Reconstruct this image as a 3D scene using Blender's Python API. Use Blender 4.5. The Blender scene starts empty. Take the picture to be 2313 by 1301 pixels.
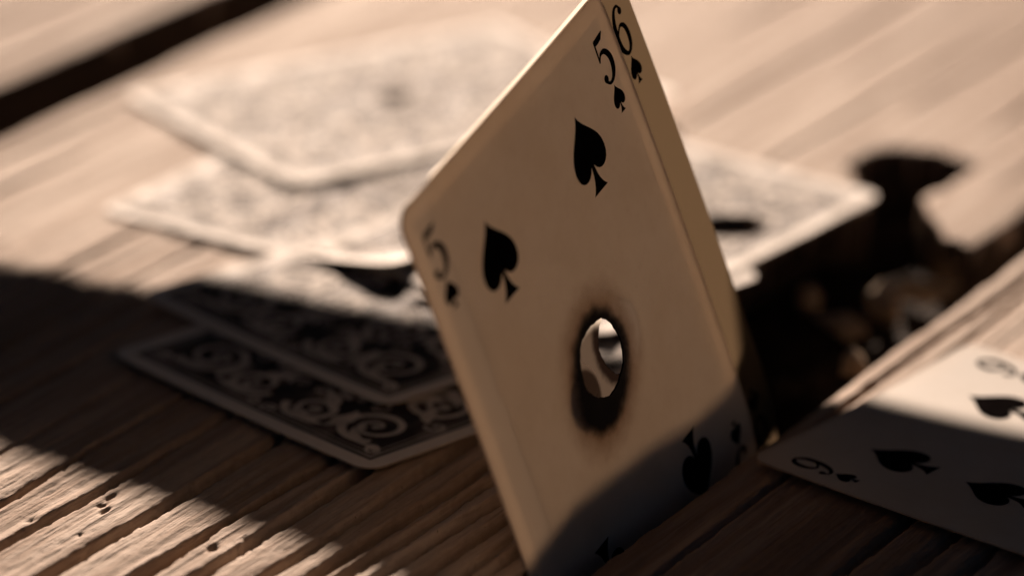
import bpy, bmesh, math, random
import numpy as np
from mathutils import Matrix, Vector
from mathutils.geometry import tessellate_polygon

MM = 0.001
rad = math.radians
sc = bpy.context.scene
col = sc.collection

# ------------------------------------------------------------------ camera
W, H = 2313.0, 1301.0
F_PX, PITCH, ROLL, CAM_H = 9365.3, 0.381085, 0.025447, 266.9
cam_rot = Matrix.Rotation(math.pi / 2 - PITCH, 3, 'X') @ Matrix.Rotation(ROLL, 3, 'Z')
cam_data = bpy.data.cameras.new('camera')
cam = bpy.data.objects.new('camera', cam_data)
col.objects.link(cam)
cam.location = (0, 0, CAM_H * MM)
cam.rotation_euler = cam_rot.to_euler()
cam_data.sensor_width = 36
cam_data.lens = 36 * F_PX / W
cam_data.clip_start = 0.01
cam_data.clip_end = 100
cam_data.dof.use_dof = True
cam_data.dof.focus_distance = 0.630
cam_data.dof.aperture_fstop = 7.4
sc.camera = cam

# ------------------------------------------------------------------ light
SUN_AZ, SUN_EL = rad(94), rad(14.5)
world = bpy.data.worlds.new('World')
sc.world = world
world.use_nodes = True
wn = world.node_tree
bg = wn.nodes['Background']
sky = wn.nodes.new('ShaderNodeTexSky')
sky.sky_type = 'NISHITA'
sky.sun_disc = False
sky.sun_elevation = SUN_EL
sky.air_density = 0.5
sky.dust_density = 0.6
sky.ozone_density = 0.4
sky.sun_rotation = math.pi / 2 - SUN_AZ
wn.links.new(sky.outputs[0], bg.inputs[0])
bg.inputs[1].default_value = 0.003
sun_dir = Vector((math.cos(SUN_EL) * math.cos(SUN_AZ), math.cos(SUN_EL) * math.sin(SUN_AZ), math.sin(SUN_EL)))
sun_data = bpy.data.lights.new('sun', 'SUN')
sun_data.energy = 5
sun_data.angle = rad(0.53)
sun_data.color = (1.0, 0.765, 0.60)
sun = bpy.data.objects.new('sun', sun_data)
col.objects.link(sun)
sun.rotation_euler = sun_dir.to_track_quat('Z', 'Y').to_euler()
sun.location = (0, 2, 1)

sc.view_settings.view_transform = 'Standard'
sc.view_settings.look = 'None'
sc.view_settings.exposure = 1.18
sc.view_settings.gamma = 1
sc.render.engine = 'CYCLES'
sc.cycles.use_denoising = True
sc.cycles.max_bounces = 16
sc.cycles.diffuse_bounces = 10
sc.cycles.glossy_bounces = 4
sc.cycles.transmission_bounces = 10

# ------------------------------------------------------------------ helpers
def ground(px, py, z=0.0):
    """photo pixel -> point (mm) on the horizontal plane at height z"""
    d = cam_rot @ Vector(((px - W / 2) / F_PX, -(py - H / 2) / F_PX, -1))
    t = (z - CAM_H) / d.z
    return Vector((d.x * t, d.y * t, z))

DECK_AZ = rad(59.8)
U = Vector((math.cos(DECK_AZ), math.sin(DECK_AZ)))
N = Vector((-math.sin(DECK_AZ), math.cos(DECK_AZ)))
def un(px, py, z=0.0):
    p = ground(px, py, z)
    return p.x * U.x + p.y * U.y, p.x * N.x + p.y * N.y

def link(name, me, mats=(), parent=None):
    o = bpy.data.objects.new(name, me)
    col.objects.link(o)
    for m in mats:
        me.materials.append(m)
    if parent:
        o.parent = parent
    return o

def tag(o, label=None, cat=None, group=None, kind=None):
    for k, v in (('label', label), ('category', cat), ('group', group), ('kind', kind)):
        if v:
            o[k] = v
    return o

class G:
    """tiny node-graph helper"""
    def __init__(self, name):
        self.m = bpy.data.materials.new(name)
        self.m.use_nodes = True
        self.t = self.m.node_tree
        self.b = self.t.nodes['Principled BSDF']
        self.out = self.t.nodes['Material Output']
    def n(self, kind, **kw):
        nd = self.t.nodes.new(kind)
        for k, v in kw.items():
            setattr(nd, k, v)
        return nd
    def l(self, a, b):
        self.t.links.new(a, b)
    def put(self, sock, v):
        if hasattr(v, 'node'):
            self.l(v, sock)
        else:
            sock.default_value = v
    def math(self, op, a, b=0.0, c=None, clamp=False):
        nd = self.n('ShaderNodeMath', operation=op, use_clamp=clamp)
        self.put(nd.inputs[0], a); self.put(nd.inputs[1], b)
        if c is not None:
            self.put(nd.inputs[2], c)
        return nd.outputs[0]
    def ss(self, v, lo, hi, a=0.0, b=1.0):
        nd = self.n('ShaderNodeMapRange', interpolation_type='SMOOTHSTEP')
        self.put(nd.inputs[0], v); self.put(nd.inputs[1], lo); self.put(nd.inputs[2], hi)
        self.put(nd.inputs[3], a); self.put(nd.inputs[4], b)
        return nd.outputs[0]
    def mix(self, f, a, b):
        nd = self.n('ShaderNodeMix', data_type='RGBA')
        self.put(nd.inputs[0], f)
        self.put(nd.inputs[6], a if hasattr(a, 'node') else (*a, 1))
        self.put(nd.inputs[7], b if hasattr(b, 'node') else (*b, 1))
        return nd.outputs[2]
    def noise(self, vec, scale, detail=4, rough=0.55, dist=0.0):
        nd = self.n('ShaderNodeTexNoise')
        self.put(nd.inputs['Vector'], vec)
        nd.inputs['Scale'].default_value = scale
        nd.inputs['Detail'].default_value = detail
        nd.inputs['Roughness'].default_value = rough
        nd.inputs['Distortion'].default_value = dist
        return nd.outputs[0]
    def mapping(self, vec, s):
        nd = self.n('ShaderNodeMapping')
        self.put(nd.inputs[0], vec)
        nd.inputs['Scale'].default_value = s
        return nd.outputs[0]
    def bump(self, h, strength, dist):
        nd = self.n('ShaderNodeBump')
        nd.inputs['Strength'].default_value = strength
        nd.inputs['Distance'].default_value = dist
        self.put(nd.inputs['Height'], h)
        return nd.outputs[0]

# ------------------------------------------------------------------ materials
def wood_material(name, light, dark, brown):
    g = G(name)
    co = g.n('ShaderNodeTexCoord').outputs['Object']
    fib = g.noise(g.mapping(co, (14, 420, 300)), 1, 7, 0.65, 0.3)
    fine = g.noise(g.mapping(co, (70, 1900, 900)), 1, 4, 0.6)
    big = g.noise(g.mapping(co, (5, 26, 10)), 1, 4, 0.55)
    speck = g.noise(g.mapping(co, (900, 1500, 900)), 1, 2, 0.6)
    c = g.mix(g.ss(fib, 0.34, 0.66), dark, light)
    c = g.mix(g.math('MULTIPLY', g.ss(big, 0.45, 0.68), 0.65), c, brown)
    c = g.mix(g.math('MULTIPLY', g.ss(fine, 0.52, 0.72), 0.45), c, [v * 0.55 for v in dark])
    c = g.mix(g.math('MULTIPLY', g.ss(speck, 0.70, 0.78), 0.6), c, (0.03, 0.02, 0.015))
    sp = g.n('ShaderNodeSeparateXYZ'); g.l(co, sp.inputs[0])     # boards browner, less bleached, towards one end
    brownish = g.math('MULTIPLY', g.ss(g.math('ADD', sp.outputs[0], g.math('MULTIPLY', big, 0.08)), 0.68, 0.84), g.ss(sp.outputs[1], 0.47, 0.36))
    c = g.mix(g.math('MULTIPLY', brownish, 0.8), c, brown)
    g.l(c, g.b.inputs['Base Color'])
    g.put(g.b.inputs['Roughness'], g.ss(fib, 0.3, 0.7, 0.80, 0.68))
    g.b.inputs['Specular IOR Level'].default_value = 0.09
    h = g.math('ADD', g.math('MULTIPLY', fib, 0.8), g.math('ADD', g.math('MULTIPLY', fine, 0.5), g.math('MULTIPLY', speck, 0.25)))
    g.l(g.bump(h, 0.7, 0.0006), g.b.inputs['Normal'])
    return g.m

M_WOOD = wood_material('weathered_board', (0.55, 0.44, 0.355), (0.37, 0.27, 0.205), (0.29, 0.19, 0.125))
M_SIDE = wood_material('shaded_board_side', (0.11, 0.08, 0.06), (0.06, 0.042, 0.03), (0.07, 0.045, 0.03))  # sides coloured dark, standing in for the shade inside the gaps
M_RAIL = wood_material('rail_board', (0.30, 0.22, 0.16), (0.18, 0.12, 0.085), (0.2, 0.13, 0.08))
M_CHIP = wood_material('splinter_wood', (0.66, 0.53, 0.38), (0.48, 0.36, 0.24), (0.46, 0.31, 0.18))

def soil_material():
    g = G('dark_soil')
    co = g.n('ShaderNodeTexCoord').outputs['Object']
    a = g.noise(co, 240, 6, 0.7)
    g.l(g.mix(g.ss(a, 0.35, 0.7), (0.018, 0.012, 0.009), (0.06, 0.042, 0.03)), g.b.inputs['Base Color'])
    g.b.inputs['Roughness'].default_value = 0.95
    g.b.inputs['Specular IOR Level'].default_value = 0.1
    g.l(g.bump(a, 1, 0.002), g.b.inputs['Normal'])
    return g.m
M_SOIL = soil_material()

def uv_xy(g):
    uv = g.n('ShaderNodeUVMap', uv_map='card_mm').outputs[0]
    s = g.n('ShaderNodeSeparateXYZ')
    g.l(uv, s.inputs[0])
    return uv, s.outputs[0], s.outputs[1]

def border_distance(g, x, y):
    return g.math('MINIMUM', g.math('SUBTRACT', 31.5, g.math('ABSOLUTE', x)), g.math('SUBTRACT', 44.0, g.math('ABSOLUTE', y)))

def scorch_fac(g, x, y, uv, hole, reach, wobble=2.6):
    """0 = charred black at the hole's rim, 1 = clean paper; an uneven burn with its own shape"""
    hx, hy, hr, ax, ay = hole
    dx = g.math('SUBTRACT', x, hx); dy = g.math('SUBTRACT', y, hy)
    r = g.math('SQRT', g.math('ADD', g.math('MULTIPLY', dx, dx), g.math('MULTIPLY', dy, dy)))
    along = g.math('DIVIDE', g.math('ADD', g.math('MULTIPLY', dx, ax), g.math('MULTIPLY', dy, ay)), g.math('MAXIMUM', r, 0.1))
    pull = g.math('MULTIPLY', g.math('POWER', g.math('MAXIMUM', along, 0.0), 3.0), reach)
    wob = g.math('MULTIPLY', g.math('SUBTRACT', g.noise(uv, 0.32, 3), 0.5), wobble)
    return g.math('ADD', g.math('SUBTRACT', g.math('SUBTRACT', r, hr), pull), wob)

def dimmed_margin(g, x, y, margin_tint):
    """mask of one long margin, tinted darker to even out the light coming through"""
    side, edge, low = margin_tint
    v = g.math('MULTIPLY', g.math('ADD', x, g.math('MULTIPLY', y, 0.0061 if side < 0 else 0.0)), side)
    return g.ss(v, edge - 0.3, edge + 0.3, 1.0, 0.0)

T_PAPER = (0.86, 0.75, 0.635)
def paper_material(name, hole=None, reach=3.2, translucent=0.5, margin_tint=None, tcol=T_PAPER, burn=(2.9, 5.0), dim_spots=None, ring=None):
    g = G(name)
    uv, x, y = uv_xy(g)
    age = g.noise(uv, 0.045, 4, 0.6)
    mott = g.noise(uv, 0.5, 5, 0.7)
    c = g.mix(g.ss(age, 0.35, 0.7), (0.84, 0.80, 0.74), (0.77, 0.71, 0.62))
    c = g.mix(g.math('MULTIPLY', g.ss(mott, 0.56, 0.8), 0.18), c, (0.52, 0.43, 0.33))
    bd = border_distance(g, x, y)
    grime = g.math('MULTIPLY', g.ss(g.math('ADD', bd, g.math('MULTIPLY', mott, 2.0)), 0.6, 2.6, 1.0, 0.0), 0.35)
    c = g.mix(grime, c, (0.5, 0.40, 0.30))
    if hole and burn:
        d = scorch_fac(g, x, y, uv, hole, reach)
        c = g.mix(g.ss(d, 0.9, burn[1], 0.85, 0.0), c, (0.30, 0.17, 0.09))
        c = g.mix(g.ss(d, 0.3, burn[0], 1.0, 0.0), c, (0.012, 0.007, 0.005))
    g.l(c, g.b.inputs['Base Color'])
    g.b.inputs['Roughness'].default_value = 0.6
    g.b.inputs['Specular IOR Level'].default_value = 0.25
    g.l(g.bump(g.noise(uv, 2.2, 3), 0.15, 0.0002), g.b.inputs['Normal'])
    if translucent:
        t = g.n('ShaderNodeBsdfTranslucent')
        tone = g.ss(age, 0.38, 0.62, 0.0, 0.16)
        tcol_ = g.mix(tone, tcol, (0.62, 0.47, 0.33)) if tcol is T_PAPER else tcol
        tc = g.mix(g.math('MULTIPLY', g.ss(mott, 0.42, 0.75), 0.26 if tcol is T_PAPER else 0.0), tcol_, (0.6, 0.5, 0.4))
        if margin_tint:
            tc = g.mix(dimmed_margin(g, x, y, margin_tint), margin_tint[2], tc)  # margin darkened in the colour to even out light through the cards
        for (sx, sy, sr, scol, soft) in dim_spots or ():  # spots that dim the transmitted light by colour
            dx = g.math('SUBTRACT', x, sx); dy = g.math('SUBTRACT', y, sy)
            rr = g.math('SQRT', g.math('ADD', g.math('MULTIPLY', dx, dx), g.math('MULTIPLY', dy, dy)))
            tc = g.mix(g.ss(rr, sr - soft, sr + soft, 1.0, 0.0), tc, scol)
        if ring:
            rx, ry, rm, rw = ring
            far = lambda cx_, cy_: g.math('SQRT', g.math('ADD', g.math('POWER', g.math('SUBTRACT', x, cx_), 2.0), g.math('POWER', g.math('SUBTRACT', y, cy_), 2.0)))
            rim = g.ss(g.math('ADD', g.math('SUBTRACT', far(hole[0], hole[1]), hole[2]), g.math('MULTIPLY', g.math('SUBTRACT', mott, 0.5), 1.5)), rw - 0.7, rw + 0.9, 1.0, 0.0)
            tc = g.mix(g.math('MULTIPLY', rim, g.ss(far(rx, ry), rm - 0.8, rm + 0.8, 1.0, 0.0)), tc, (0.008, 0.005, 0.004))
        if hole and burn:
            tc = g.mix(g.ss(d, 0.9, burn[1], 0.8, 0.0), tc, (0.34, 0.20, 0.11))
            tc = g.mix(g.ss(d, 0.3, burn[0], 1.0, 0.0), tc, (0.012, 0.007, 0.005))
        g.l(tc, t.inputs[0])
        mx = g.n('ShaderNodeMixShader')
        mx.inputs[0].default_value = translucent
        g.l(g.b.outputs[0], mx.inputs[1]); g.l(t.outputs[0], mx.inputs[2])
        g.l(mx.outputs[0], g.out.inputs[0])
    return g.m

def back_material(name, hole=None, reach=1.5, translucent=0.0, margin_tint=None, tcol=T_PAPER, char=2.6):
    g = G(name)
    uv, x, y = uv_xy(g)
    bd = border_distance(g, x, y)
    field = g.ss(bd, 2.9, 3.15)
    line = g.math('MULTIPLY', g.ss(bd, 3.75, 3.9), g.ss(bd, 4.2, 4.35, 1.0, 0.0))
    line2 = g.math('MULTIPLY', g.ss(bd, 5.0, 5.1), g.ss(bd, 5.25, 5.35, 1.0, 0.0))
    fl = g.noise(uv, 0.6, 4)
    paper = g.mix(g.ss(fl, 0.5, 0.8), (0.84, 0.80, 0.75), (0.74, 0.67, 0.60))
    ink = g.mix(g.ss(g.noise(uv, 0.14, 3), 0.47, 0.68), (0.035, 0.027, 0.027), (0.16, 0.135, 0.125))
    c = g.mix(field, paper, ink)
    c = g.mix(g.math('MULTIPLY', g.math('MAXIMUM', line, line2), 0.55), c, paper)
    if hole:
        d = scorch_fac(g, x, y, uv, hole, reach, 2.6 if reach > 0.5 else 0.3)
        c = g.mix(g.ss(d, 0.3, 2.6, 1.0, 0.0), c, (0.012, 0.007, 0.005))
    g.l(c, g.b.inputs['Base Color'])
    g.put(g.b.inputs['Roughness'], g.ss(g.noise(uv, 0.17, 3, 0.6), 0.34, 0.66, 0.66, 0.84))
    if hole:
        g.put(g.b.inputs['Specular IOR Level'], g.ss(d, 1.0, 3.6, 0.0, 0.11))
    else:
        g.b.inputs['Specular IOR Level'].default_value = 0.11
    g.l(g.bump(g.noise(uv, 2.2, 3), 0.12, 0.0002), g.b.inputs['Normal'])
    if translucent:
        t = g.n('ShaderNodeBsdfTranslucent')
        tc = g.mix(0.0, tcol, tcol)
        if margin_tint:
            tc = g.mix(dimmed_margin(g, x, y, margin_tint), margin_tint[2], tc)
        if hole:
            tc = g.mix(g.ss(d, 0.3, char, 1.0, 0.0), tc, (0.012, 0.007, 0.005)) if char else tc
        g.l(tc, t.inputs[0])
        mx = g.n('ShaderNodeMixShader')
        mx.inputs[0].default_value = translucent
        g.l(g.b.outputs[0], mx.inputs[1]); g.l(t.outputs[0], mx.inputs[2])
        g.l(mx.outputs[0], g.out.inputs[0])
    return g.m

def plain(name, c, rough=0.6, spec=0.3, nscale=400):
    g = G(name)
    co = g.n('ShaderNodeTexCoord').outputs['Object']
    g.l(g.mix(g.ss(g.noise(co, nscale, 4), 0.35, 0.7), c, [v * 0.7 for v in c]), g.b.inputs['Base Color'])
    g.b.inputs['Roughness'].default_value = rough
    g.b.inputs['Specular IOR Level'].default_value = spec
    return g.m
M_INK = plain('black_ink', (0.010, 0.008, 0.008), 1.0, 0.0)
def thin_ink():
    g = G('thin_ink')
    g.b.inputs['Base Color'].default_value = (0.02, 0.015, 0.013, 1)
    g.b.inputs['Roughness'].default_value = 0.8
    t = g.n('ShaderNodeBsdfTranslucent'); t.inputs[0].default_value = (0.98, 0.97, 0.96, 1)
    mx = g.n('ShaderNodeMixShader'); mx.inputs[0].default_value = 0.99
    g.l(g.b.outputs[0], mx.inputs[1]); g.l(t.outputs[0], mx.inputs[2]); g.l(mx.outputs[0], g.out.inputs[0])
    return g.m
M_THIN = thin_ink()
M_SCROLL = plain('pale_back_print', (0.74, 0.69, 0.64), 0.75, 0.08, 250)
M_EDGE = plain('card_edge', (0.6, 0.5, 0.4), 0.8, 0.2)
M_CHAR = plain('charred_rim', (0.010, 0.007, 0.006), 0.9, 0.1)

# ------------------------------------------------------------------ deck of boards (setting)
rng = np.random.default_rng(7)
_tab = rng.random((256, 256))
def vnoise(x, y, seed=0):
    x = np.asarray(x) + seed * 17.31; y = np.asarray(y) + seed * 5.77
    xi = np.floor(x).astype(int); yi = np.floor(y).astype(int)
    fx = x - xi; fy = y - yi
    fx = fx * fx * (3 - 2 * fx); fy = fy * fy * (3 - 2 * fy)
    t = lambda a, b: _tab[a & 255, b & 255]
    return (t(xi, yi) * (1 - fx) + t(xi + 1, yi) * fx) * (1 - fy) + (t(xi, yi + 1) * (1 - fx) + t(xi + 1, yi + 1) * fx) * fy
def fbm(x, y, o=3, seed=0):
    s = 0; a = 0.5; tot = 0
    for k in range(o):
        s = s + a * vnoise(x * 2 ** k, y * 2 ** k, seed + k * 3); tot += a; a *= 0.5
    return s / tot
sm = lambda v, a, b: (lambda t: t * t * (3 - 2 * t))(np.clip((v - a) / (b - a), 0, 1))

THICK = 24.0
def poly_sd(poly, Ug, Ng):
    """signed distance, positive inside the polygon"""
    inside = np.zeros(Ug.shape, bool); dmin = np.full(Ug.shape, 1e9)
    for i in range(len(poly)):
        (x0, y0), (x1, y1) = poly[i], poly[(i + 1) % len(poly)]
        ex, ey = x1 - x0, y1 - y0
        t = np.clip(((Ug - x0) * ex + (Ng - y0) * ey) / (ex * ex + ey * ey), 0, 1)
        dmin = np.minimum(dmin, np.hypot(Ug - x0 - t * ex, Ng - y0 - t * ey))
        if y0 != y1:
            hit = ((y0 > Ng) != (y1 > Ng)) & (Ug < (x1 - x0) * (Ng - y0) / (y1 - y0) + x0)
            inside ^= hit
    return np.where(inside, dmin, -dmin)

def axis(segs):
    a = []
    for lo, hi, st in segs:
        a.extend(np.arange(lo, hi, st))
    a.append(segs[-1][1])
    return np.array(a)

def plank(parent, n0, n1, us, ns, cracks=(), hole=None, pits=(), seed=0, relief=1.0):
    Ug, Ng = np.meshgrid(us, ns, indexing='ij')
    z = (fbm(Ug * 0.012, Ng * 0.33, 3, seed) - 0.5) * 0.55 * relief
    z += (fbm(Ug * 0.03, Ng * 1.1, 2, seed + 9) - 0.5) * 0.32 * relief
    z += (fbm(Ug * 0.006, Ng * 0.04, 2, seed + 4) - 0.5) * 0.7
    z += (vnoise(Ug * 0.5, Ng * 1.6, seed + 2) - 0.5) * 0.18 * relief
    if hole is not None:   # the middle board is smoother where the cards lie
        z *= 1 - 0.8 * sm(Ug, 530, 600)
    for (cn, u0, u1, hw, dep, sd) in cracks:
        c = cn + (fbm(Ug * 0.03, 0 * Ug + sd * 3.1, 3, sd) - 0.5) * 2.2
        w = hw * (0.55 + 0.9 * fbm(Ug * 0.045, 0 * Ug + sd, 3, sd + 5)) * sm(Ug, u0, u0 + 25) * (1 - sm(Ug, u1 - 45, u1)) + 1e-3
        rag = (vnoise(Ug * 0.9, Ng * 0.9, sd + 3) - 0.5) * 0.5
        z -= dep * np.exp(-(np.abs(Ng - c + rag) / w) ** 4)
    for (pu, pn, lu, ln, dp) in pits:
        z -= dp * np.exp(-((Ug - pu) / lu) ** 2 - ((Ng - pn) / ln) ** 2)
    # worn edges of the board
    e0 = Ng - n0 - (fbm(Ug * 0.05, 0 * Ug + 1.5, 3, seed + 20) - 0.5) * 1.6
    e1 = n1 - Ng - (fbm(Ug * 0.05, 0 * Ug + 7.5, 3, seed + 23) - 0.5) * 1.6
    ed = np.minimum(e0, e1)
    z -= 1.1 * np.exp(-np.clip(ed, 0, 99) / 1.3)
    drop = sm(ed, 0.9, 0.2)
    if hole is not None:
        sd = poly_sd(hole, Ug, Ng) + (fbm(Ug * 0.25, Ng * 0.25, 3, 77) - 0.5) * 2.2
        z -= 0.8 * np.exp(-np.clip(-sd, 0, 99) / 1.0)
        drop = np.maximum(drop, sm(sd, -0.5, 0.3))
    z = z * (1 - drop) - THICK * drop
    nu, nn = len(us), len(ns)
    v = np.stack([Ug, Ng, z], -1).reshape(-1, 3) * MM
    i = np.arange(nu * nn).reshape(nu, nn)
    q = np.stack([i[:-1, :-1], i[1:, :-1], i[1:, 1:], i[:-1, 1:]], -1).reshape(-1, 4)
    zz = z.reshape(-1)
    q = q[~(zz[q] < -THICK + 0.3).all(1)]
    me = bpy.data.meshes.new('plank')
    me.vertices.add(len(v)); me.vertices.foreach_set('co', v.ravel())
    me.loops.add(q.size); me.loops.foreach_set('vertex_index', q.ravel().astype(np.int32))
    me.polygons.add(len(q)); me.polygons.foreach_set('loop_start', np.arange(0, q.size, 4, dtype=np.int32))
    me.update(calc_edges=True)
    bm = bmesh.new(); bm.from_mesh(me)
    loose = [x for x in bm.verts if not x.link_faces]
    bmesh.ops.delete(bm, geom=loose, context='VERTS')
    bm.to_mesh(me); bm.free()
    me.polygons.foreach_set('use_smooth', [True] * len(me.polygons))
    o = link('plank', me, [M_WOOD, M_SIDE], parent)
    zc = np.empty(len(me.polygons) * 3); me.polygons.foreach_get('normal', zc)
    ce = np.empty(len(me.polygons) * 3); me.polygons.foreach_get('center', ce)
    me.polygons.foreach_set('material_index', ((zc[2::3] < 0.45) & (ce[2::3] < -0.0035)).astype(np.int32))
    return o

deck = bpy.data.objects.new('deck', None)
col.objects.link(deck)
deck.rotation_euler.z = DECK_AZ
tag(deck, 'weathered pale timber deck boards under the cards', kind='structure')

FINE_U = [(-200, 420, 20), (420, 570, 0.7), (570, 800, 1.3), (800, 1700, 25)]
MID_CRACKS = []
for k, (cn, hw, dep) in enumerate([(354.6, .5, 1.6), (345, .75, 2.2), (333.6, 1.0, 2.8), (322, 1.0, 2.8), (315, 1.15, 3.0),
                                   (307, 1.1, 3.0), (300.8, .95, 2.8), (296.6, 1.0, 2.6), (292.4, .9, 2.6), (288, 1, 2.6),
                                   (283.5, 1, 2.6), (280, .8, 2.4)]):
    MID_CRACKS.append((cn, 250 + 13 * k, 585 - 4 * k, hw, dep * 1.4, 30 + k))
for k, cn in enumerate([366, 378, 391, 404, 420, 436, 447]):
    MID_CRACKS.append((cn, 330 + 31 * k, 560 + 47 * ((k * 5) % 4), .4, 1.0, 60 + k))
for k, (cn, a, b) in enumerate([(318, 690, 1200), (327, 640, 1000), (338, 700, 1400), (350, 660, 900), (300, 690, 1200), (286, 665, 1100), (371, 720, 1200)]):
    MID_CRACKS.append((cn, a, b, .55, 1.2, 80 + k))
PITS = [(un(238, 1152) + (1.1, .35, .9)), (un(232, 1138) + (.8, .5, .7)), (un(248, 1120) + (1.8, .6, .5)), (un(480, 1236) + (.7, .8, 1.0)), (un(70, 1172) + (.9, .6, .6)),
        (un(115, 1108) + (1.4, .4, .5)), (un(560, 1215) + (.7, .6, .7))]
# hole broken into the board's edge, in deck coordinates (mm)
HOLE = [(538, 262), (541, 279), (556, 288), (575, 297), (592, 304), (612, 309), (635, 306), (648, 300), (654, 305.5), (664, 313.5),
        (672, 314.5), (677, 311), (679, 303), (677, 294.5), (669, 294.5), (657, 296), (648, 290.5), (640, 283), (637.5, 277), (638, 262)]
plank(deck, 276, 454.6, axis(FINE_U), axis([(274.5, 366, 0.36), (366, 458, 0.6)]), MID_CRACKS, HOLE, PITS, 1)
RIGHT_CRACKS = [(259, 380, 900, .5, 1.2, 101), (244, 540, 1100, .6, 1.4, 102), (236, 400, 1000, .7, 1.5, 103),
                (228, 450, 900, .8, 1.6, 104), (263.5, 545, 1000, .6, 1.3, 105), (221, 300, 800, .8, 1.8, 106), (248, 600, 900, .5, 1.2, 107)]
plank(deck, 88, 268.6, axis(FINE_U), axis([(86, 200, 3.0), (200, 270, 0.42)]), RIGHT_CRACKS, None, (), 2, 1.2)
plank(deck, 471.5, 648, axis([(-200, 520, 20), (520, 800, 1.6), (800, 1700, 25)]), axis([(467, 530, 0.6), (530, 650, 3)]),
      [(480, 500, 900, .5, 1.2, 110), (494, 450, 1000, .6, 1.2, 111), (507, 500, 1100, .5, 1.2, 112)], None, (), 3)
plank(deck, 660, 840, axis([(-200, 1700, 20)]), axis([(658, 842, 2.2)]), (), None, (), 4, 0.4)
plank(deck, -104, 76, axis([(-200, 1700, 20)]), axis([(-106, 78, 2.2)]), (), None, (), 5, 0.4)

# soil under the boards
us = axis([(-250, 500, 30), (500, 720, 1.2), (720, 1750, 30)]); ns = axis([(-150, 255, 20), (255, 325, 1.0), (325, 880, 20)])
Ug, Ng = np.meshgrid(us, ns, indexing='ij')
z = -30.0 + (fbm(Ug * 0.12, Ng * 0.12, 4, 50) - 0.5) * 4.0
z += 19.5 * sm(Ug, 562, 585) * (1 - sm(Ug, 690, 710)) * sm(Ng, 262, 270) * (1 - sm(Ng, 306, 318))
i = np.arange(Ug.size).reshape(Ug.shape)
q = np.stack([i[:-1, :-1], i[1:, :-1], i[1:, 1:], i[:-1, 1:]], -1).reshape(-1, 4)
me = bpy.data.meshes.new('ground')
me.from_pydata((np.stack([Ug, Ng, z], -1).reshape(-1, 3) * MM).tolist(), [], q.tolist())
soil = link('ground', me, [M_SOIL])
soil.rotation_euler.z = DECK_AZ
tag(soil, 'dark soil showing through the gaps between the boards', kind='structure')

# ------------------------------------------------------------------ cards
CW, CH, CR, TH = 63.0, 88.0, 3.4, 0.30

def rounded_outline():
    pts = []
    hw, hh, r = CW / 2, CH / 2, CR
    def seg(a, b, n):
        for k in range(n):
            t = k / n
            pts.append((a[0] + (b[0] - a[0]) * t, a[1] + (b[1] - a[1]) * t))
    def arc(cx, cy, a0, n=7):
        for k in range(n):
            a = a0 + math.pi / 2 * k / n
            pts.append((cx + r * math.cos(a), cy + r * math.sin(a)))
    seg((hw, -hh + r), (hw, hh - r), 22); arc(hw - r, hh - r, 0)
    seg((hw - r, hh), (-hw + r, hh), 16); arc(-hw + r, hh - r, math.pi / 2)
    seg((-hw, hh - r), (-hw, -hh + r), 22); arc(-hw + r, -hh + r, math.pi)
    seg((-hw + r, -hh), (hw - r, -hh), 16); arc(hw - r, -hh + r, 1.5 * math.pi)
    return pts

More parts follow.
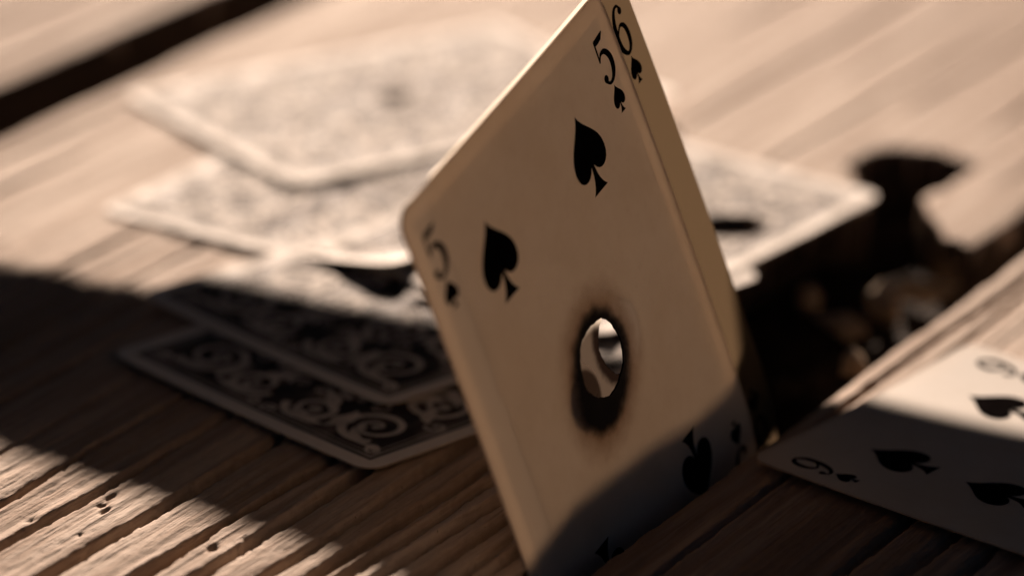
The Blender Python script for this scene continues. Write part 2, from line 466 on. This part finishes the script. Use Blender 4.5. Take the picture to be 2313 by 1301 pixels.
def card_blank(name, bend, hole, mats, seed=0, curl=0.0, TH=TH):
    """mats: top, bottom, edge, charred rim.  bend(x, y) -> z in mm."""
    out = rounded_outline()
    n = len(out)
    rnd = random.Random(seed)
    hx, hy, hr = hole[:3] if hole else (0.0, 0.0, 0.0)
    ph = [rnd.uniform(0, 6.28) for _ in range(6)]
    rings = []
    radii = [0, .03, .07, .12, .18, .25, .33, .42, .52, .62, .72, .82, .91, 1.0] if hole else [.06, .14, .24, .36, .5, .62, .74, .86, .94, 1.0]
    for s in radii:
        ring = []
        for (x, y) in out:
            a = math.atan2(y - hy, x - hx)
            rr = hr * (1 + 0.035 * math.sin(2 * a + ph[0]) + 0.02 * math.sin(5 * a + ph[1]) + 0.010 * math.sin(11 * a + ph[2]) + 0.008 * math.sin(23 * a + ph[3]))
            ix, iy = hx + rr * math.cos(a), hy + rr * math.sin(a)
            ring.append((ix + (x - ix) * s, iy + (y - iy) * s))
        rings.append(ring)
    V, Fc, MI = [], [], []
    def zz(x, y):
        z = bend(x, y)
        if hole and curl:
            d = math.hypot(x - hx, y - hy) - hr
            a = math.atan2(y - hy, x - hx)
            z += curl * math.exp(-max(d, 0) / 1.3) * (0.6 + 0.5 * math.sin(3 * a + ph[4]) + 0.25 * math.sin(7 * a + ph[5]))
        return z
    UVs = []
    for side in (1, -1):
        for ring in rings:
            for (x, y) in ring:
                V.append((x * MM, y * MM, (zz(x, y) + side * TH / 2) * MM)); UVs.append((x, y))
    R = len(rings)
    top = lambda j, k: j * n + k % n
    bot = lambda j, k: R * n + j * n + k % n
    for j in range(R - 1):
        for k in range(n):
            Fc.append((top(j, k), top(j + 1, k), top(j + 1, k + 1), top(j, k + 1))); MI.append(0)
            Fc.append((bot(j, k), bot(j, k + 1), bot(j + 1, k + 1), bot(j + 1, k))); MI.append(1)
    for k in range(n):
        Fc.append((top(R - 1, k), bot(R - 1, k), bot(R - 1, k + 1), top(R - 1, k + 1))); MI.append(2)
        if hole:
            Fc.append((top(0, k), top(0, k + 1), bot(0, k + 1), bot(0, k))); MI.append(3)
    if not hole:
        for side in (1, -1):
            V.append((0, 0, (zz(0, 0) + side * TH / 2) * MM)); UVs.append((0, 0))
        ct, cb = len(V) - 2, len(V) - 1
        for k in range(n):
            Fc.append((ct, top(0, k), top(0, k + 1))); MI.append(0)
            Fc.append((cb, bot(0, k + 1), bot(0, k))); MI.append(1)
    me = bpy.data.meshes.new(name)
    me.from_pydata(V, [], Fc)
    uvl = me.uv_layers.new(name='card_mm')
    for lp in me.loops:
        uvl.data[lp.index].uv = UVs[lp.vertex_index]
    o = link(name, me, mats)
    for p, m in zip(me.polygons, MI):
        p.material_index = m
        p.use_smooth = m < 2
    bm = bmesh.new(); bm.from_mesh(me)
    for e in bm.edges:      # crisp cut edge: no rounded shading towards the rim
        if len(e.link_faces) == 2 and abs(e.link_faces[0].normal.dot(e.link_faces[1].normal)) < 0.7:
            e.smooth = False
    bm.to_mesh(me); bm.free()
    return o, zz

def flat_part(name, polys, place, zfun, mat, parent, lift=0.045, step=0.004, TH=TH):
    """print laid on the card: polys are outlines or quad strips in print space; place maps them to card mm"""
    V, Fc = [], []
    for idx, (kind, pts) in enumerate(polys):
        base = len(V)
        dz = lift + step * (idx % 12)
        for (x, y) in pts:
            X, Y = place(x, y)
            V.append((X * MM, Y * MM, (zfun(X, Y) + (TH / 2 + dz)) * MM))
        if kind == 'strip':
            m = len(pts) // 2
            for k in range(m - 1):
                Fc.append((base + 2 * k, base + 2 * k + 1, base + 2 * k + 3, base + 2 * k + 2))
        else:
            for t in tessellate_polygon([[Vector((x, y, 0)) for x, y in pts]]):
                Fc.append(tuple(base + a for a in t))
    me = bpy.data.meshes.new(name)
    me.from_pydata(V, [], Fc)
    bm = bmesh.new(); bm.from_mesh(me)
    bmesh.ops.recalc_face_normals(bm, faces=bm.faces)
    for f in bm.faces:
        if f.normal.z < 0:
            f.normal_flip()
    bm.to_mesh(me); bm.free()
    return link(name, me, [mat], parent)

def bez(p0, p1, p2, p3, n=8):
    r = []
    for k in range(n):
        t = k / n; s = 1 - t
        r.append((s**3 * p0[0] + 3 * s * s * t * p1[0] + 3 * s * t * t * p2[0] + t**3 * p3[0],
                  s**3 * p0[1] + 3 * s * s * t * p1[1] + 3 * s * t * t * p2[1] + t**3 * p3[1]))
    return r

def spade(s=1.0):
    right = bez((0, 6.1), (0.9, 3.6), (4.7, 2.2), (4.7, -0.9)) + bez((4.7, -0.9), (4.7, -3.6), (1.5, -4.1), (0.42, -1.9)) \
        + bez((0.42, -1.9), (0.5, -3.6), (0.9, -4.9), (2.15, -5.9), 6) + [(2.15, -5.9)]
    left = [(-x, y) for x, y in reversed(right)][:-1]
    return [('poly', [(x * s, y * s) for x, y in right + left])]

def smooth_path(ctrl, n=9):
    """Catmull-Rom through (x, y, width) points"""
    P = [ctrl[0]] + list(ctrl) + [ctrl[-1]]
    r = []
    for i in range(1, len(P) - 2):
        for k in range(n):
            t = k / n
            r.append(tuple(0.5 * (2 * b + (c - a) * t + (2 * a - 5 * b + 4 * c - d) * t * t + (3 * b - a - 3 * c + d) * t ** 3)
                           for a, b, c, d in zip(P[i - 1], P[i], P[i + 1], P[i + 2])))
    r.append(tuple(ctrl[-1]))
    return r

def stroke(path):
    pts = []
    for i, (x, y, w) in enumerate(path):
        a = path[max(i - 1, 0)]; b = path[min(i + 1, len(path) - 1)]
        dx, dy = b[0] - a[0], b[1] - a[1]
        L = math.hypot(dx, dy) or 1
        nx, ny = -dy / L * w / 2, dx / L * w / 2
        pts += [(x + nx, y + ny), (x - nx, y - ny)]
    return ('strip', pts)

def disc(x, y, r, ry=None, n=14):
    return ('poly', [(x + r * math.cos(6.2832 * k / n), y + (ry or r) * math.sin(6.2832 * k / n)) for k in range(n)])

def numeral(ch):
    if ch == '5':
        return [stroke([(-1.25, 3.15, .9), (-0.3, 3.2, 1.0), (0.7, 3.35, .95), (1.65, 3.8, .25)]),
                stroke([(-1.2, 3.5, .42), (-1.3, 1.8, .42), (-1.42, 0.15, .36)]),
                stroke(smooth_path([(-1.42, .25, .3), (-0.6, 1.15, .5), (0.6, 1.05, .85), (1.55, -.2, 1.15), (1.5, -1.8, 1.15), (0.6, -3.1, .8), (-0.6, -3.45, .5), (-1.5, -2.8, .5)])),
                disc(-1.35, -2.45, .62)]
    six = [stroke(smooth_path([(1.5, 2.9, .5), (0.9, 3.6, .45), (-0.2, 3.3, .7), (-1.2, 1.8, 1.0), (-1.65, -.4, 1.15), (-1.4, -2.3, 1.05), (-0.2, -3.5, .6), (1.05, -2.8, .9), (1.5, -1.2, 1.05), (1.1, .3, .85), (0.1, .85, .5), (-0.9, .2, .4), (-1.4, -.7, .3)])),
           disc(1.35, 2.65, .58)]
    if ch == '6':
        return six
    return [(k, [(-x, -y) for x, y in p]) for k, p in six]

def print_face(card, zf, ch, thin=False):
    kw = dict(lift=0.012, step=0.001, TH=0.04) if thin else {}
    xf = lambda x, y: (x, y)
    A, B = 14.2, 26.7
    spots = {'5': [(-A, B), (A, B), (-A, -B), (A, -B)],
             '6': [(-A, B), (A, B), (-A, 0), (A, 0), (-A, -B), (A, -B)],
             '9': [(-A, B), (A, B), (-A, B / 3), (A, B / 3), (-A, -B / 3), (A, -B / 3), (-A, -B), (A, -B), (0, 0)]}[ch]
    for (px, py) in spots:
        s = -1 if py < 0 else 1
        flat_part('pip', spade(1.0), lambda x, y: xf(px + s * x, py + s * y), zf, M_THIN if thin else M_INK, card, **kw)
    for sx in (-1, 1):
        for s in (1, -1):
            ink = M_THIN if thin and sx < 0 else M_INK
            flat_part('index_numeral', numeral(ch), lambda x, y: xf(sx * 26.5 + s * x, s * 35.2 + s * y), zf, ink, card, **kw)
            flat_part('index_pip', spade(0.36), lambda x, y: xf(sx * 26.5 + s * x, s * 28.9 + s * y), zf, ink, card, **kw)

def scroll_shapes():
    """pale filigree of the card back: scrolls, leaves and rosettes, mirrored four ways"""
    q = []
    def spiral(cx, cy, r, turns, a0, hand, w):
        path = []
        m = int(26 * turns)
        for k in range(m + 1):
            t = k / m
            rr = r * (1 - t) ** 0.85 + 0.25
            a = a0 + hand * turns * 2 * math.pi * t
            path.append((cx + rr * math.cos(a), cy + rr * math.sin(a), 1.45 * w * (1.15 - 0.75 * t)))
        q.append(stroke(path))
        q.append(disc(cx, cy, w * 0.85, n=10))
    def leaf(x, y, a, L, w):
        path = []
        for k in range(9):
            t = k / 8
            bend = a + 0.9 * (t - 0.3)
            x += math.cos(bend) * L / 8; y += math.sin(bend) * L / 8
            path.append((x, y, w * math.sin(math.pi * min(max(t, .04), .97)) + .08))
        q.append(stroke(path))
    spiral(19.3, 31.2, 5.9, 1.9, 0.9, 1, .95)
    spiral(6.8, 33.4, 4.6, 1.8, 2.9, -1, .9)
    spiral(20.2, 17.2, 5.7, 1.9, 4.3, -1, .95)
    spiral(8.4, 20.6, 5.4, 1.9, 1.6, 1, .95)
    spiral(21.4, 4.6, 4.4, 1.5, 2.2, 1, 1.05)
    spiral(12.6, 9.6, 3.4, 1.4, 5.4, -1, .95)
    for (x, y, r_, a, hnd) in [(13.4, 33.0, 1.7, .5, 1), (25.6, 24.0, 1.6, 2.5, -1), (13.6, 25.2, 1.8, 4, 1), (2.4, 27.6, 1.7, 1, -1), (14.2, 15.2, 1.7, 3, 1), (26.0, 11.0, 1.5, .4, 1), (16.6, 4.0, 1.6, 5, -1), (2.2, 38.6, 1.2, 2, 1), (26.0, 37.8, 1.3, 4, -1), (4.6, 13.0, 1.6, 2, 1)]:
        spiral(x, y, r_, 1.1, a, hnd, .42)
    for (x, y, a, L, w) in [(12.2, 28.2, 1.3, 8, 3.0), (13.8, 36.5, 3.1, 9, 2.2), (14.2, 22.6, 5.0, 8, 2.8), (24.6, 24.6, 3.9, 7, 2.4), (2.2, 26.5, .5, 8, 2.6), (15.2, 12.6, .3, 7, 2.2),
                            (24.8, 37.4, 3.4, 8, 1.8), (3.2, 13.8, .9, 7, 2.2), (16.8, 2.6, 1.2, 6, 1.9), (25.2, 10.9, 4.3, 6, 2.0)]:
        leaf(x, y, a, L, w)
    q.append(disc(25.0, 37.2, 1.3, 1.0)); q.append(disc(17.9, 33.0, .9)); q.append(disc(9.6, 25.2, .9)); q.append(disc(17.6, 16.2, .9))
    allq = []
    for sx in (1, -1):
        for sy in (1, -1):
            allq += [(k, [(x * sx, y * sy) for x, y in p]) for k, p in q]
    for r, w in ((4.6, .55), (6.6, .9), (8.6, .4)):
        allq.append(stroke([(r * math.cos(t * 6.2832 / 40), r * math.sin(t * 6.2832 / 40), w) for t in range(41)]))
    for k in range(8):
        a = k * math.pi / 4
        allq.append(stroke([(math.cos(a) * t * 4, math.sin(a) * t * 4, 1.5 * math.sin(math.pi * t) + .05) for t in (.1, .3, .5, .7, .9, 1)]))
    return allq
SCROLLS = scroll_shapes()

def clear_of(shapes, hole, margin=1.4):
    if not hole:
        return shapes
    hx, hy, hr = hole[:3]
    res = []
    for k, p in shapes:
        if k == 'poly':
            if all(math.hypot(x - hx, y - hy) > hr + margin for x, y in p):
                res.append((k, p))
        else:
            run = []
            for a in range(0, len(p), 2):
                if min(math.hypot(p[a][0] - hx, p[a][1] - hy), math.hypot(p[a + 1][0] - hx, p[a + 1][1] - hy)) > hr + margin:
                    run += [p[a], p[a + 1]]
                else:
                    if len(run) >= 4:
                        res.append((k, run))
                    run = []
            if len(run) >= 4:
                res.append((k, run))
    return res

# --- the two cards wedged upright in the gap between two boards
C5 = Vector((13.157, 543.087, 37.575))
R5 = Matrix.Rotation(1.03883, 3, 'Z') @ Matrix.Rotation(math.pi / 2 - 0.25074, 3, 'X') @ Matrix.Rotation(0.24423, 3, 'Z')
up = lambda v: max(v, 0.0)
K5 = 1.06   # the upright pair stands in the gap between the boards
CAMP = Vector((0, 0, CAM_H))
C5 = CAMP + (C5 - CAMP) * K5
bend5 = lambda x, y: -0.0075 * up(-y - 24) ** 2 - 0.331e-3 * y * y - 0.402e-3 * x * y - 0.456e-3 * x * x
HOLE5 = (0.3, 1.2, 5.7, -0.62, -0.78)
TH5 = (-1, 23.85, (0.84, 0.72, 0.59))
m_face5 = paper_material('five_face', HOLE5, 3.6, translucent=0.305, margin_tint=TH5, burn=(2.7, 7.2))
m_back5 = back_material('five_back', HOLE5, 1.5, 0.305, TH5)
five, zf5 = card_blank('playing_card', bend5, HOLE5, [m_face5, m_back5, M_EDGE, M_CHAR], 3, 0.12)
five.matrix_world = Matrix.Translation(C5 * MM) @ R5.to_4x4() @ Matrix.Scale(K5, 4)
tag(five, 'front upright five of spades with a burnt bullet hole, standing in the gap between boards', 'playing card')
print_face(five, zf5, '5')

OX, OY, OR = 7.6, 0.5, rad(0.35)
c6, s6 = math.cos(OR), math.sin(OR)
to5 = lambda x, y: (OX + c6 * x - s6 * y, OY + s6 * x + c6 * y)
HOLE6 = (-1.1, 0.7, 5.4, -0.3, -0.95)
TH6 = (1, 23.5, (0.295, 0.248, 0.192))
T6 = (0.985, 0.955, 0.90)
m_face6 = paper_material('six_face', HOLE6, 0.2, translucent=1.0, margin_tint=TH6, tcol=T6, burn=None, dim_spots=((-8.6, -1.0, 7.6, (0.065, 0.052, 0.043), 1.6), (-13.9, -2.0, 4.4, (0.012, 0.008, 0.006), 0.45)), ring=(-8.6, -1.0, 6.6, 1.7))  # wide spot dims light through the six; small one stands for its pip
m_back6 = back_material('six_back', HOLE6, 0.2, 1.0, TH6, T6, 0.0)
bend6 = lambda x, y: bend5(*to5(x, y)) - 0.205
six, zf6 = card_blank('playing_card', bend6, HOLE6, [m_face6, m_back6, m_face6, m_face6], 8, 0.0, TH=0.04)
six.matrix_world = Matrix.Translation(C5 * MM) @ R5.to_4x4() @ Matrix.Scale(K5, 4) @ Matrix.Translation((OX * MM, OY * MM, 0)) @ Matrix.Rotation(OR, 4, 'Z')
tag(six, 'six of spades standing behind the upright five, only its right edge showing', 'playing card')
print_face(six, zf6, '6', True)

# --- card lying face up on the right-hand board
m_face9 = paper_material('nine_face', None, translucent=0.25)
m_back9 = back_material('nine_back')
corner = ground(1690, 1056, 0.6)
ang = rad(-38.3)
e_long = Vector((math.cos(ang), math.sin(ang), 0)); e_short = Vector((-math.sin(ang), math.cos(ang), 0))
cen = corner + e_long * 44 + e_short * 31.5
bend9 = lambda x, y: 0.25 + 0.0009 * (x * x) + 0.00035 * y * y
nine, zf9 = card_blank('playing_card', bend9, None, [m_face9, m_back9, M_EDGE, M_CHAR], 4)
nine.location = (cen.x * MM, cen.y * MM, 0.45 * MM)
nine.rotation_euler.z = ang + math.pi / 2
tag(nine, 'nine of spades lying face up on the boards, half in shadow', 'playing card')
print_face(nine, zf9, '9')

# --- cards lying face down in a loose heap
PILE = 'patterned cards in the heap behind the upright pair'
def down_card(front_px, zfront, az_long, z0, bend, label, hole=None, seed=0, by_right=False):
    az = rad(az_long)
    eL = Vector((math.cos(az), math.sin(az), 0)); eS = Vector((-math.sin(az), math.cos(az), 0))
    f = ground(*front_px, zfront)
    c = f + eS * 31.5 + (eL * -44 if by_right else eL * 44)
    if hole:   # (pixel x, pixel y, radius) -> hole in card millimetres
        p = ground(hole[0], hole[1], 1.0) - c
        hole = (-p.dot(eS), p.dot(eL), hole[2], 0, 1)
    mb = back_material('card_back', hole); mf = paper_material('hidden_face', hole, translucent=0.0)
    # card-local: (31.5, -44) is the corner nearest the viewer, (-31.5, -44) the left one, (31.5, 44) the right one
    o, zf = card_blank('playing_card', bend, hole, [mb, mf, M_EDGE, M_CHAR], seed, 0.25)
    o.location = (c.x * MM, c.y * MM, z0 * MM)
    o.rotation_euler.z = az - math.pi / 2
    tag(o, label, 'playing card', PILE)
    flat_part('back_print', clear_of(SCROLLS, hole), lambda x, y: (x, y), zf, M_SCROLL, o)
    return o

# lowest card, wholly in the shadow band
down_card((833, 1076), 0.7, 45, 0.5, lambda x, y: 0.25 + 0.0004 * x * x + 0.0002 * y * y - 0.16 * up(x + y - 48),
          'lowest patterned card, face down on the boards in deep shadow', None, 11)
# second card, crossed by the edge of the shadow
down_card((873, 924), 1.6, 44, 0.5, lambda x, y: 0.75 + 0.0005 * x * x + 0.0001 * y * y,
          'face-down card crossed by the shadow edge, lying on the lowest card', (964, 690, 0.9), 12)
# third, reaching over the broken hole
down_card((1995, 447), 1.8, 54, 0.5, lambda x, y: 1.2 + 0.0005 * x * x + 0.0001 * y * y,
          'sunlit face-down card reaching over the broken hole in the boards', (1648, 524, 4.6), 13, by_right=True)
# fourth, corner lifted off the others
down_card((880, 592), 5.0, 58, 0.15, lambda x, y: 0.12 + 1.2 * (x + 31.5) / 63 + 0.0001 * x * x + 0.12 * up(x - y - 52),
          'sunlit face-down card with its near corner lifted off the heap', (756, 414, 1.8), 14)
# top card
down_card((664, 414), 2.2, 35, 0.15, lambda x, y: 0.16 + 1.4 * (x + 31.5) / 63 + 0.0001 * x * x + 0.05 * up(x + y - 40),
          'topmost sunlit face-down card of the heap with a bullet hole', (890, 221, 1.2), 15)

# ------------------------------------------------------------------ splinters fallen into the broken hole
CHIPS = 'splinters in the broken hole'
def chip(px, py, ztop, size, rot, label, seed):
    r = random.Random(seed)
    bm = bmesh.new()
    pts = [(r.uniform(-1, 1), r.uniform(-1, 1), r.uniform(-1, 1)) for _ in range(14)]
    for p in pts:
        L = math.sqrt(sum(c * c for c in p)) or 1
        k = 0.5 * (1 + 0.25 * r.uniform(-1, 1)) / L
        bm.verts.new((p[0] * k * size[0], p[1] * k * size[1], p[2] * k * size[2]))
    res = bmesh.ops.convex_hull(bm, input=bm.verts)
    bmesh.ops.delete(bm, geom=[v for v in bm.verts if not v.link_faces], context='VERTS')
    bmesh.ops.rotate(bm, verts=bm.verts, cent=(0, 0, 0), matrix=Matrix.Rotation(rot, 3, 'Z') @ Matrix.Rotation(r.uniform(-.5, .5), 3, 'X'))
    zmax = max(v.co.z for v in bm.verts); zmin = min(v.co.z for v in bm.verts)
    for v in bm.verts:
        v.co.z -= zmin
    bmesh.ops.scale(bm, verts=bm.verts, vec=(MM, MM, MM))
    me = bpy.data.meshes.new('wood_splinter'); bm.to_mesh(me); bm.free()
    o = link('wood_splinter', me, [M_CHIP])
    g = ground(px, py, ztop - 1.0)
    o.location = (g.x * MM, g.y * MM, (ztop - (zmax - zmin)) * MM)
    return tag(o, label, 'splinter', CHIPS)
chip(2003, 645, -1.2, (6, 9, 8), 0.4, 'largest sunlit splinter lying in the broken hole', 3)
chip(1934, 800, -1.4, (4.5, 6, 7), 1.0, 'small sunlit splinter against the board edge in the hole', 5)
chip(1832, 655, -5.0, (5, 7, 5.5), 0.2, 'dim splinter in the hole near the overhanging cards', 7)
chip(1890, 720, -6.0, (6, 12, 5), 0.9, 'low splinter deep in the hole between the lit ones', 9)
chip(2090, 640, -5.5, (5, 16, 5), 0.9, 'long low splinter in the narrow end of the hole', 12)

# ------------------------------------------------------------------ added rail out of view, shaped to cast the shadow band
hs = Vector((sun_dir.x, sun_dir.y)).normalized(); tan_el = math.tan(SUN_EL)
def lift(p, dist):
    return Vector((p.x + hs.x * dist, p.y + hs.y * dist, dist * tan_el))
rail = bpy.data.objects.new('shadow_rail', None); col.objects.link(rail)
tag(rail, 'unseen added wooden rail on two posts, shaped to cast the shadow band', 'rail')
far_px = [(0, 595), (2313, 1010)]; near_px = [(0, 1020), (860, 1301)]
A0, A1 = [ground(*p) for p in far_px]; B0, B1 = [ground(*p) for p in near_px]
def on(a, b, x):
    t = (x - a.x) / (b.x - a.x); return a + (b - a) * t
DIST = 220.0
NEAR = [(-130, 626), (-79.4, 591.9), (-48, 572.4), (-18.2, 550.8), (0, 537), (12, 533), (24, 550), (31, 565), (37, 572), (40, 562), (42.5, 480), (47, 380), (110, 330)]  # top edge of the added rail, shaped to lay shade across the upright card
def near(x):
    for (x0, y0), (x1, y1) in zip(NEAR[:-1], NEAR[1:]):
        if x <= x1:
            t = (x - x0) / (x1 - x0); return Vector((x, y0 + (y1 - y0) * t, 0))
    return Vector((x, NEAR[-1][1], 0))
plane_p = lift(on(A0, A1, 0), DIST); pdir = (A1 - A0).normalized(); pn = Vector((-pdir.y, pdir.x, 0))
def to_plane(p):
    d = (plane_p - p).dot(pn) / (Vector((hs.x, hs.y, 0)).dot(pn)); return lift(p, d)
bm = bmesh.new()
st = []
for x in sorted([-420, 420, 50, 56, 65, 80] + [p[0] for p in NEAR]):
    xx = max(-130, min(110, x))
    lo = to_plane(on(A0, A1, xx) + Vector((0, 13 * math.exp(-((xx - 38) / 9) ** 2), 0))); hi = to_plane(near(xx))
    if x != xx:
        lo += pdir * (x - xx); hi += pdir * (x - xx)
    st.append([bm.verts.new(v * MM) for v in (lo, hi, hi + pn * 18, lo + pn * 18 + Vector((0, 0, 18 * tan_el / abs(Vector((hs.x, hs.y, 0)).dot(pn)) + 0.4)))])
for a, b in zip(st[:-1], st[1:]):
    for k in range(4):
        bm.faces.new((a[k], b[k], b[(k + 1) % 4], a[(k + 1) % 4]))
bm.faces.new(st[0]); bm.faces.new(st[-1][::-1])
bmesh.ops.recalc_face_normals(bm, faces=bm.faces)
me = bpy.data.meshes.new('rail'); bm.to_mesh(me)
link('rail', me, [M_RAIL], rail)
ends = [st[0][0].co.copy(), st[-1][0].co.copy()]
bm.free()
for e, sgn in zip(ends, (-1, 1)):
    bm = bmesh.new()
    bmesh.ops.create_cube(bm, size=1)
    bmesh.ops.scale(bm, verts=bm.verts, vec=(0.05, 0.05, 0.26))
    bmesh.ops.bevel(bm, geom=bm.edges[:], offset=0.003, segments=2, affect='EDGES')
    bmesh.ops.rotate(bm, verts=bm.verts, cent=(0, 0, 0), matrix=Matrix.Rotation(math.atan2(pdir.y, pdir.x), 3, 'Z'))
    bmesh.ops.translate(bm, verts=bm.verts, vec=(e.x + sgn * 0.02, e.y + 0.02, 0.13))
    me = bpy.data.meshes.new('post'); bm.to_mesh(me); bm.free()
    link('post', me, [M_RAIL], rail)
